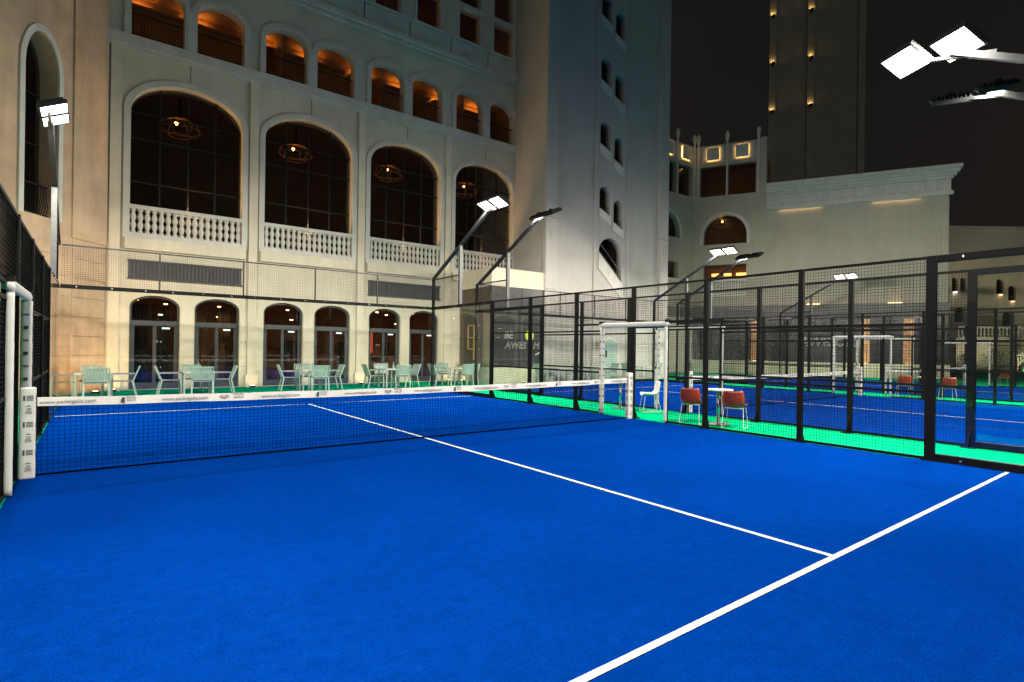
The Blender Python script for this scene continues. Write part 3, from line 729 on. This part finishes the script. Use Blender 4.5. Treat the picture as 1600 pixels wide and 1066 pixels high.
room('wing_room', -2.1, 2.7, .41, 3, 12.3, 15.2, 'inner_loggia', W)
for x in (-1.1, -.2, .7, 1.2): MB().box(x-.3, x+.25, 2.5, 2.55, 7.15, 7.35).build('window_lamp', 'loggia_strip', W)
for a in (-1.2, .8): MB().box(a-.4, a+.9, 1.4, 1.46, 12.32, 12.36).build('sill_strip', 'loggia_strip', W)
for s in (-.9, 1.1):
    p = MB().box(s-.72, s+.72, -.03, -.001, 14.95, 16.1).build('lit_panel_back', 'trim', W)
    MB().box(s-.44, s+.44, -.13, -.10, 15.1, 15.98).build('relief_panel', 'trim', p)
    MB().lathe([(.0, -.02), (.25, -.02), (.27, 0)], n=20).build('roundel', 'trim', p).matrix_basis = Matrix.Translation((s, -.135, 15.54)) @ Matrix.Rotation(R(90), 4, 'X')
    MB().box(s-.42, s+.42, -.075, -.06, 15.12, 15.14).box(s-.42, s+.42, -.075, -.06, 15.94, 15.96).box(s-.42, s-.40, -.075, -.06, 15.15, 15.93).box(s+.40, s+.42, -.075, -.06, 15.15, 15.93).build('edge_light', 'panel_glow', p)
for s in (-1.95, .08, 2.2): MB().box(s-.06, s+.06, -.09, -.001, 12.5, 16.3).lathe([(.05, 16.3), (.10, 16.45), (.15, 16.75), (.12, 16.95), (.02, 17.1)], (s, -.05, 0), 8).build('finial_post', 'trim', W)
MB().box(2.3, 2.75, -.05, -.001, 11.3, 16.3).build('end_pilaster', 'wing_wall', W)
# cornice: stepped profile swept along the wall
cn = MB()
for z0, z1, d in ((11.22, 11.42, .22), (11.42, 11.5, .14), (11.5, 12.2, .10), (12.2, 12.34, .22), (12.34, 12.52, .36), (12.52, 12.70, .50), (12.70, 12.92, .62)): cn.box(2.76, 13.3+d, -d, -.0005, z0, z1-.001)
cn.build('cornice', 'trim', W)
for i in range(16): part('cornice_block', 'cblk', lambda: MB().box(0, .30, -.19, -.102, 11.56, 12.14).mesh('cornice_block'), 'trim', W, (2.95+i*.65, 0, 0))
for a in (3.6, 9.2):
    MB().box(a, a+2.6, -.13, -.10, 11.20, 11.218).build('soffit_light', 'soffit_glow', W)
    MB().box(a-.05, a+2.65, -.21, -.17, 11.12, 11.219).build('soffit_lip', 'trim', W)
MB().box(12.95, 13.32, -.06, -.001, 4.7, 11.2).build('end_pilaster', 'wing_wall', W)
bl = MB().box(-1.55, 1.5, -.1, .1, 6.42, 6.6).build('balustrade', 'trim', W)
for i in range(14): part('baluster', 'bal', None, 'trim', bl, (-1.42+i*.212, 0, 5.62))
MB().box(-1.55, 1.5, -.1, .1, 5.4, 5.62).build('base_rail', 'trim', bl)
# dark glazed base with copper columns and low planter wall
MB().box(-2.2, 13.4, -.25, .2, 3.9, 4.69).build('fascia', 'fascia_grey', W)
x = -2.2
while x < 13.2:
    part('storefront_panel', 'sfp', lambda: MB().box(.02, 1.53, -.06, -.02, .9, 3.89).mesh('storefront_panel'), 'wing_dark', W, (x, 0, 0)); x += 1.56
for a in (1.9, 8.6, 11.0): MB().box(a, a+.55, -.12, -.062, .0, 3.7).build('copper_column', 'copper_panel', W)
MB().box(-2.2, 13.4, -.5, -.13, .0, .88).build('planter_wall', 'planter', W)
MB().box(-2.2, 13.4, .22, .6, 0, 4.7).build('back_wall', 'inner_dark', W)
text('AWESOME', .8, 'chalk', W, (6.9, -.075, 2.2), outline=.012, shear=.15)
for a in (2.17, 8.87, 11.27): MB().box(a-.15, a+.15, -.30, -.2, .885, .90).build('ledge_light', 'ledge_glow', W)
for i, s in enumerate((5.5, 10.2)): MB().box(s-.1, s+.7, -.3, -.26, 4.70, 4.72).build('ledge_light', 'ledge_glow', W)
# left return facet of the wing
V = thing('return_wing', 'pale hotel wall set back behind the stair tower with a half hidden arch', 'building', (28.74, 16.73, 0))
hs = [arch(-3.0, 1.35, 9.45, 9.8, 1.35, 18), [(-4.3, 6.6), (-4.3, 7.75), (-1.75, 7.75), (-1.75, 6.6)], [(-1.9, 12.55), (-1.9, 14.72), (-.25, 14.72), (-.25, 12.55)], [(-3.9, 12.55), (-3.9, 14.72), (-2.05, 14.72), (-2.05, 12.55)]]
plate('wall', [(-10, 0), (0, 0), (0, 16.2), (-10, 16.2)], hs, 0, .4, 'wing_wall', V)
MB().strip(arch(-3.0, 1.35, 9.45, 9.8, 1.35, 18), arch(-3.0, 1.58, 9.45, 9.8, 1.58, 18), -.06, -.001).build('arch_trim', 'trim', V)
MB().face([(x, .3, z) for x, z in arch(-3.0, 1.35, 9.45, 9.8, 1.35, 18)]).build('arched_window', 'window_glass', V)
for z0, z1 in ((6.2, 8.0), (9.2, 11.4), (12.3, 15.0)): room('wing_room', -5, -.15, .41, 3, z0, z1, 'inner_loggia', V)
for q in hs[1:]: MB().face([(x, .3, z) for x, z in q]).build('window_pane', 'window_glass', V)
MB().box(-3.4, -2.2, 2.4, 2.45, 7.1, 7.3).build('window_lamp', 'loggia_strip', V)
for s in (-1.1, -3.0):
    p = MB().box(s-.78, s+.78, -.03, -.001, 14.95, 16.1).build('lit_panel_back', 'trim', V)
    MB().box(s-.44, s+.44, -.13, -.10, 15.1, 15.98).build('relief_panel', 'trim', p)
    MB().box(s-.42, s+.42, -.075, -.06, 15.12, 15.14).box(s-.42, s+.42, -.075, -.06, 15.94, 15.96).box(s-.42, s-.40, -.075, -.06, 15.15, 15.93).box(s+.40, s+.42, -.075, -.06, 15.15, 15.93).build('edge_light', 'panel_glow', p)
for s in (-.12, -2.0): MB().box(s-.06, s+.06, -.09, -.001, 12.5, 16.3).lathe([(.05, 16.3), (.10, 16.45), (.15, 16.75), (.12, 16.95), (.02, 17.1)], (s, -.05, 0), 8).build('finial_post', 'trim', V)
MB().box(-10, 0, -.05, -.001, 3.9, 4.6).build('fascia', 'fascia_grey', V)
MB().box(-4.3, -1.7, -.1, .1, 6.35, 6.55).build('window_sill', 'trim', V)
chandelier((29.67+.42*.3+.3*.9, 14.73-.907*.3+.9*.9, 10.6), 'small warm lamp glowing in the arched window of the angled wing')

# ------------------------------------------------------------------ far tower with lit strips, far villa
fa = math.atan2(26-34.7, 78.5-68.1)
F = thing('far_tower', 'tall dark tower far behind with two lamp dotted strips', 'tower', (68.1, 34.7, 0), fa)
L = math.hypot(26-34.7, 78.5-68.1)
tw = MB(); pl = [(.5, 0), (L-.5, 0), (L-6, 12), (6, 12)]
tw.v = [(x, y, 0) for x, y in pl] + [(x, y, 95) for x, y in pl]; tw.f = [(0,1,2,3), (4,5,6,7), (0,1,5,4), (1,2,6,5), (2,3,7,6), (3,0,4,7)]
tw.build('wall', 'grey_tower', F)
for a in (0, 5.4, L-.9):
    q = MB().box(a, a+.95, -.35, -.01, 0, 96).build('lit_strip', 'tower_wall', F)
    if a < 6:
        z0 = 35.4 if a == 0 else 36.4
        for i in range(5):
            m = part('wall_lamp', 'wlamp', lambda: MB().box(-.2, .2, -.75, -.36, -.25, -.02).mesh('wall_lamp'), 'iron', F, (a+.47, 0, z0+6.7*i))
            part('lens', 'wlens', lambda: MB().face([(-.16,-.66,-.015),(.16,-.66,-.015),(.16,-.42,-.015),(-.16,-.42,-.015)]).mesh('lens'), 'tower_lamp', m)
ea = math.atan2(6.1-11.3, 71.1-64.8)
E_ = thing('far_villa', 'distant cream villa with arched windows, outdoor stairs and balustrades', 'building', (64.8, 11.3, 0), ea)
hs = []
for x, z, hw, h in ((.75, 8.2, .32, 1.5), (1.65, 8.2, .32, 1.5), (5.6, 8.0, .42, 1.6), (6.9, 7.3, .42, 1.6), (1.3, 5.0, .5, 1.5), (9.5, 8.0, .42, 1.6), (6.4, 4.6, .5, 1.5)): hs.append((arch(x, hw, z, z+h-hw, hw, 10), x, z, hw, h))
plate('wall', [(-6, 0), (22, 0), (22, 12.2), (-6, 12.2)], [h[0] for h in hs], 0, .4, 'cream_wall', E_)
MB().box(-6, 22, -.1, .5, 12.2, 15.0).build('unlit_upper_wall', 'grey_tower', E_)  # greyer colour paints in the unlit upper part of the wall
MB().box(-6, 22, -.25, .55, 14.6, 15.1).build('parapet', 'grey_tower', E_)
room('villa_room', -1, 12, .41, 3, 4, 10.5, 'inner_loggia', E_)
for i, (p, x, z, hw, h) in enumerate(hs):
    q = MB().face([(a, .25, b) for a, b in p]).build('arched_window', 'window_glass', E_)
    MB().box(x-.03, x+.03, .22, .28, z, z+h).box(x-hw, x+hw, .22, .28, z+h*.45, z+h*.45+.05).build('mullion', 'iron', q)
    if i in (0, 2, 3, 5): MB().box(x-.1, x+.1, -.25, -.05, z-.14, z-.1).build('window_lamp', 'small_white' if i == 0 else 'ledge_glow', E_)
for a in (-.5, 3.5, 7.5, 11.5): MB().face([(a-.3, -6.4, .03), (a+.3, -6.4, .03), (a+.3, -6.0, .03), (a-.3, -6.0, .03)]).build('villa_fill_light', 'villa_fill', E_)  # added ground emitters to brighten the villa wall, not real garden lamps
bl = MB().box(-1, 8, -3.1, -2.9, 4.2, 4.35).box(-1, 8, -3.1, -2.9, 3.2, 3.3).build('balustrade', 'trim', E_)
for i in range(24): part('baluster', 'bal', None, 'trim', bl, (-.9+i*.38, -3, 3.3)).scale = (1, 1, 1.15)
MB().box(-1, 8, -2.85, -.01, 2.9, 3.15).box(-1, 3, -2.9, -2.7, 0, 2.9).build('terrace', 'cream_wall', E_)
for i in range(14): part('stair_step', 'step', lambda: MB().box(0, .34, -4.4, -3.2, 0, .20).mesh('stair_step'), 'trim', E_, (3.2+i*.32, 0, i*.205))
sr = MB().bar((3.2, -4.45, 1.0), (7.7, -4.45, 3.9), .12, .12).build('stair_balustrade', 'trim', E_)
for i in range(18): part('baluster', 'bal', None, 'trim', sr, (3.3+i*.25, -4.45, .12+i*.161))

# ------------------------------------------------------------------ uplights on the paving
def uplight(x, y, label, m='warm_up', r=.07, tilt=0):
    t = thing('uplight', label, 'light', (x, y, 0), 0, 'ground uplights along the hotel')
    MB().lathe([(r+.03, .001), (r+.03, .05), (r+.01, .07)], n=12).build('housing', 'iron', t)
    MB().tube((0, 0, .0711), (0, 0, .0725), r, 12).build('lens', m, t)
for x, lb in ((-3.88, 'small warm ground light under the pilaster beside the slanting wall'), (XC[0]+1.9625, 'small warm ground light under the second pilaster from the slanting wall'), (XC[1]+1.9625, 'small warm ground light under the third pilaster from the slanting wall'), (XC[2]+1.9625, 'small warm ground light under the pilaster beside the dark kiosk')):
    uplight(x, 14.17, lb, 'warm_up_soft')
for s, lb in ((-.9, 'warm ground light washing the slanting wall next to the hotel front'), (-2.5, 'warm ground light washing the slanting wall below its arch'), (-4.2, 'warm ground light washing the slanting wall behind the fence')):
    uplight(-4.1+.545*s+.84*.35, 14.46+.84*s-.545*.35, lb, 'warm_up')
uplight(8.42, 13.9, 'warm ground light at the corner of the dark kiosk and pilaster', 'warm_up_soft')
uplight(10.1, 11.45, 'warm ground light in front of the chalk lettered kiosk wall', 'warm_up_soft', .04)
uplight(16.9, 11.45, 'warm ground light beside the pale service door of the tower', 'warm_up_soft', .05)

# ------------------------------------------------------------------ terrace furniture
def armchair_parts(t):
    m = MB()
    for i in range(7): m.box(-.235+i*.068, -.235+i*.068+.058, -.23, .24, .43, .452)
    m.box(-.25, .25, -.25, -.23, .42, .455).box(-.25, .25, .24, .26, .42, .455)
    obj('seat', shared('c_seat', lambda: m.mesh('seat')), 'chair_grey', t)
    b = MB()
    for i in range(7): b.bar((-.20+i*.0667, .27, .47), (-.20+i*.0667, .40, .86), .056, .016, (0, 1, 0))
    b.bar((-.25, .40, .86), (.25, .40, .86), .03, .03).bar((-.25, .285, .50), (.25, .285, .50), .02, .025)
    obj('backrest', shared('c_back', lambda: b.mesh('backrest')), 'mint', t)
    for sx in (-1, 1):
        obj('leg', shared(('c_fl', sx), lambda: MB().bar((sx*.27, -.24, 0), (sx*.27, -.22, .645), .03, .035, (0,1,0)).mesh('leg')), 'mint', t)
        obj('leg', shared(('c_bl', sx), lambda: MB().bar((sx*.265, .34, 0), (sx*.265, .25, .44), .03, .035, (0,1,0)).bar((sx*.265, .25, .44), (sx*.265, .41, .87), .028, .032, (0,1,0)).mesh('leg')), 'mint', t)
        obj('armrest', shared(('c_arm', sx), lambda: MB().box(sx*.27-.022, sx*.27+.022, -.25, .30, .645, .67).mesh('armrest')), 'chair_grey', t)
def armchair(x, y, rz, label):
    t = thing('armchair', label, 'chair', (x, y, 0), rz, 'pale slatted armchairs on the terrace'); armchair_parts(t); return t
def terrace_table(x, y, label, rz=0):
    t = thing('terrace_table', label, 'table', (x, y, 0), rz, 'white terrace tables')
    m = MB()
    for i in range(6): m.box(-.40+i*.134, -.40+i*.134+.128, -.40, .40, .675, .70)
    obj('table_top', shared('t_top', lambda: m.box(-.41, .41, -.415, -.401, .65, .70).box(-.41, .41, .401, .415, .65, .70).mesh('table_top')), 'table_white', t)
    for sx in (-1, 1):
        for sy in (-1, 1): obj('leg', shared(('t_leg', sx, sy), lambda: MB().box(sx*.37-.02, sx*.37+.02, sy*.37-.02, sy*.37+.02, 0, .67).mesh('leg')), 'table_white', t)
def bottle(x, y, z, label):
    t = thing('bottle', label, 'bottle', (x, y, z), 0, 'bottles on the terrace tables')
    obj('body', shared('bottle', lambda: MB().lathe([(.034, 0), (.036, .02), (.036, .13), (.014, .19), (.013, .25)], n=10).mesh('body', True)), 'bottle_glass', t)
    obj('cap', shared('bcap', lambda: MB().tube((0,0,.251), (0,0,.275), .015, 8).mesh('cap')), 'white_vinyl', t)
def plant(x, y, z, label):
    t = thing('potted_plant', label, 'plant', (x, y, z), 0, 'small plants on the terrace tables')
    obj('pot', shared('pot', lambda: MB().lathe([(.04, 0), (.055, .07), (.05, .075)], n=10).mesh('pot')), 'terracotta', t)
    def lv():
        m = MB(); r = random.Random(4)
        for i in range(46):
            a = r.random()*6.28; e = .2+r.random()*1.2; l = .05+.06*r.random(); d = Vector((math.cos(a)*math.cos(e), math.sin(a)*math.cos(e), math.sin(e)))
            sd_ = d.cross(Vector((0,0,1))).normalized()*.012; p0 = Vector((0,0,.075))
            m.face([tuple(p0), tuple(p0+d*l*.5+sd_), tuple(p0+d*l), tuple(p0+d*l*.5-sd_)])
        return m.mesh('leaves')
    obj('leaves', shared('lv', lv), 'leaf', t)
SETS = [(-4.35, 12.0, 'beside the slanting wall'), (-1.88, 12.0, 'before the first pair of arched doors'), (1.50, 12.1, 'before the second pair of arched doors'), (4.42, 12.1, 'before the third pair of arched doors'), (7.10, 12.1, 'beside the dark kiosk')]
for x, y, wh in SETS:
    terrace_table(x, y, 'square white slatted table ' + wh)
    armchair(x-.66, y+.05, R(90)+random.uniform(-.1, .1), 'pale armchair backing the slanting wall, at table ' + wh)
    armchair(x+.64, y+.02, R(-90)+random.uniform(-.1, .1), 'pale armchair backing the tower, at table ' + wh)
    armchair(x+.06, y-.62, R(180)+random.uniform(-.12, .12), 'pale armchair backing the court, at table ' + wh)
    armchair(x-.06, y+.66, random.uniform(-.1, .1), 'pale armchair backing the hotel, at table ' + wh)
    bottle(x+.02, y-.05, .701, 'small green bottle on the white table ' + wh)
    plant(x+.16, y+.02, .701, 'tiny potted plant on the white table ' + wh)
for x, y, wh in ((11.75, 10.95, 'between kiosk and cage'), (14.0, 10.95, 'before the stair tower'), (17.2, 10.95, 'beside the pale service door')):
    terrace_table(x, y, 'square white slatted table ' + wh)
    armchair(x-.88, y, R(90), 'pale slatted armchair facing away from the kiosk, at table ' + wh)
    armchair(x+.86, y, R(-90), 'pale slatted armchair facing the kiosk, at table ' + wh)

# cafe tables and shell chairs in the gaps between courts
def shell_mesh():
    m = MB(); N = 9
    prof = [(-.22, .41), (-.20, .435), (-.05, .425), (.10, .425), (.17, .45), (.205, .52), (.225, .62), (.24, .72), (.245, .76)]
    rows = []
    for i, (y, z) in enumerate(prof):
        hw = (.19, .21, .22, .225, .225, .225, .22, .205, .19)[i]; row = []
        for k in range(N):
            u = -1+2*k/(N-1); lift = .05*u*u*(1 if i < 5 else .2); back = -.05*u*u*(1 if i >= 4 else 0)
            row.append((u*hw, y+back, z+lift))
        rows.append(row)
    for dz, fl in ((0, False), (-.016, True)):
        b = len(m.v)
        for i, row in enumerate(rows):
            for x, y, z in row: m.v.append((x, y + (.014 if fl and i >= 4 else 0), z + (dz if i < 6 else 0)))
        for i in range(len(rows)-1):
            for k in range(N-1):
                q = (b+i*N+k, b+i*N+k+1, b+(i+1)*N+k+1, b+(i+1)*N+k); m.f.append(tuple(reversed(q)) if fl else q)
    n0 = 0; n1 = len(rows)*N
    edge = [k for k in range(N)] + [i*N+N-1 for i in range(1, len(rows))] + [(len(rows)-1)*N+k for k in range(N-2, -1, -1)] + [i*N for i in range(len(rows)-2, 0, -1)]
    for a, b in zip(edge, edge[1:]+edge[:1]): m.f.append((a, b, n1+b, n1+a))
    return m.mesh('shell', True)
def shell_chair(x, y, rz, m, label, grp):
    t = thing('shell_chair', label, 'chair', (x, y, 0), rz, grp)
    o = obj('shell', bpy.data.meshes.get('shell_'+m) or shared('shell_'+m, lambda: (shell_mesh())), m, t)
    o.data.name = 'shell_'+m
    for sx in (-1, 1):
        obj('leg', shared(('s_leg', sx), lambda: MB().path([(sx*.18, -.16, .41), (sx*.22, -.22, .012), (sx*.22, .24, .012), (sx*.19, .15, .42)], .007, 6).mesh('leg')), 'white_shell', t)
    obj('seat_bar', shared('s_bar', lambda: MB().tube((-.18, -.16, .40), (.18, -.16, .40), .010, 6).tube((-.19, .15, .41), (.19, .15, .41), .010, 6).mesh('seat_bar')), 'white_shell', t)
    return t
def cafe_table(x, y, label):
    t = thing('cafe_table', label, 'table', (x, y, 0), 0, 'round cafe tables between the courts')
    obj('table_top', shared('ct_top', lambda: MB().lathe([(.29, .715), (.31, .725), (.31, .735), (.305, .742)], n=28).mesh('table_top')), 'table_white', t)
    obj('column', shared('ct_col', lambda: MB().tube((0,0,.02), (0,0,.714), .038, 14).mesh('column', True)), 'chrome', t)
    obj('base', shared('ct_base', lambda: MB().lathe([(.25, .001), (.25, .012), (.05, .03), (.04, .05)], n=24).mesh('base')), 'chrome', t)
GR = 'shell chairs in the gaps between courts'
cafe_table(5.88, -1.72, 'round white cafe table between two red chairs beside the nearest cage')
shell_chair(5.55, -1.30, R(108), 'red_shell', 'red shell chair by the padded door frame of the lettered net court', GR)
shell_chair(5.66, -2.28, R(112), 'red_shell', 'red shell chair overlapping the round cafe table beside the lettered net court', GR)
cafe_table(6.35, 1.7, 'round cafe table behind the net post of the lettered net')
shell_chair(6.42, .72, R(235), 'white_shell', 'white shell chair beside the padded door frame', GR)
cafe_table(18.0, -1.8, 'round cafe table between the middle court and the far court')
shell_chair(17.75, -1.15, R(120), 'red_shell', 'red shell chair on the net side of the gap beyond the middle court', GR)
shell_chair(17.8, -2.5, R(122), 'red_shell', 'red shell chair away from the net in the gap beyond the middle court', GR)
shell_chair(30.0, -1.36, R(118), 'red_shell', 'lone red shell chair beyond the far court near the corniced wall', GR)

# shrubs before the villa
def shrub(x, y, h, label):
    t = thing('shrub', label, 'shrub', (x, y, 0), 0, 'shrubs before the villa')
    m = MB(); r = random.Random(int(x*10))
    for i in range(420):
        a = r.random()*6.28; q = r.random()**.5; zz = r.random(); rr = q*h*.55*math.sin(math.pi*(.15+.8*zz)); p = Vector((rr*math.cos(a), rr*math.sin(a), zz*h+.05))
        d = Vector((r.uniform(-1,1), r.uniform(-1,1), r.uniform(-.4,1))).normalized(); sd_ = d.orthogonal().normalized(); l = .16*r.uniform(.6, 1.3)
        m.face([tuple(p), tuple(p+d*l*.5+sd_*l*.3), tuple(p+d*l), tuple(p+d*l*.5-sd_*l*.3)])
    m.build('crown', 'hedge', t)
    MB().tube((0,0,0), (0,0,h*.5), .06, 6, .03).build('trunk', 'inner_wood', t)
for i, (x, y, h) in enumerate(((62.0, 6.5, 2.0), (63.4, 5.0, 2.6), (65.0, 3.4, 1.8), (60.5, 8.6, 1.5))):
    shrub(x, y, h, ('low shrub', 'tallest shrub', 'rounded shrub', 'smallest shrub')[i] + ' at the foot of the distant villa stairs')
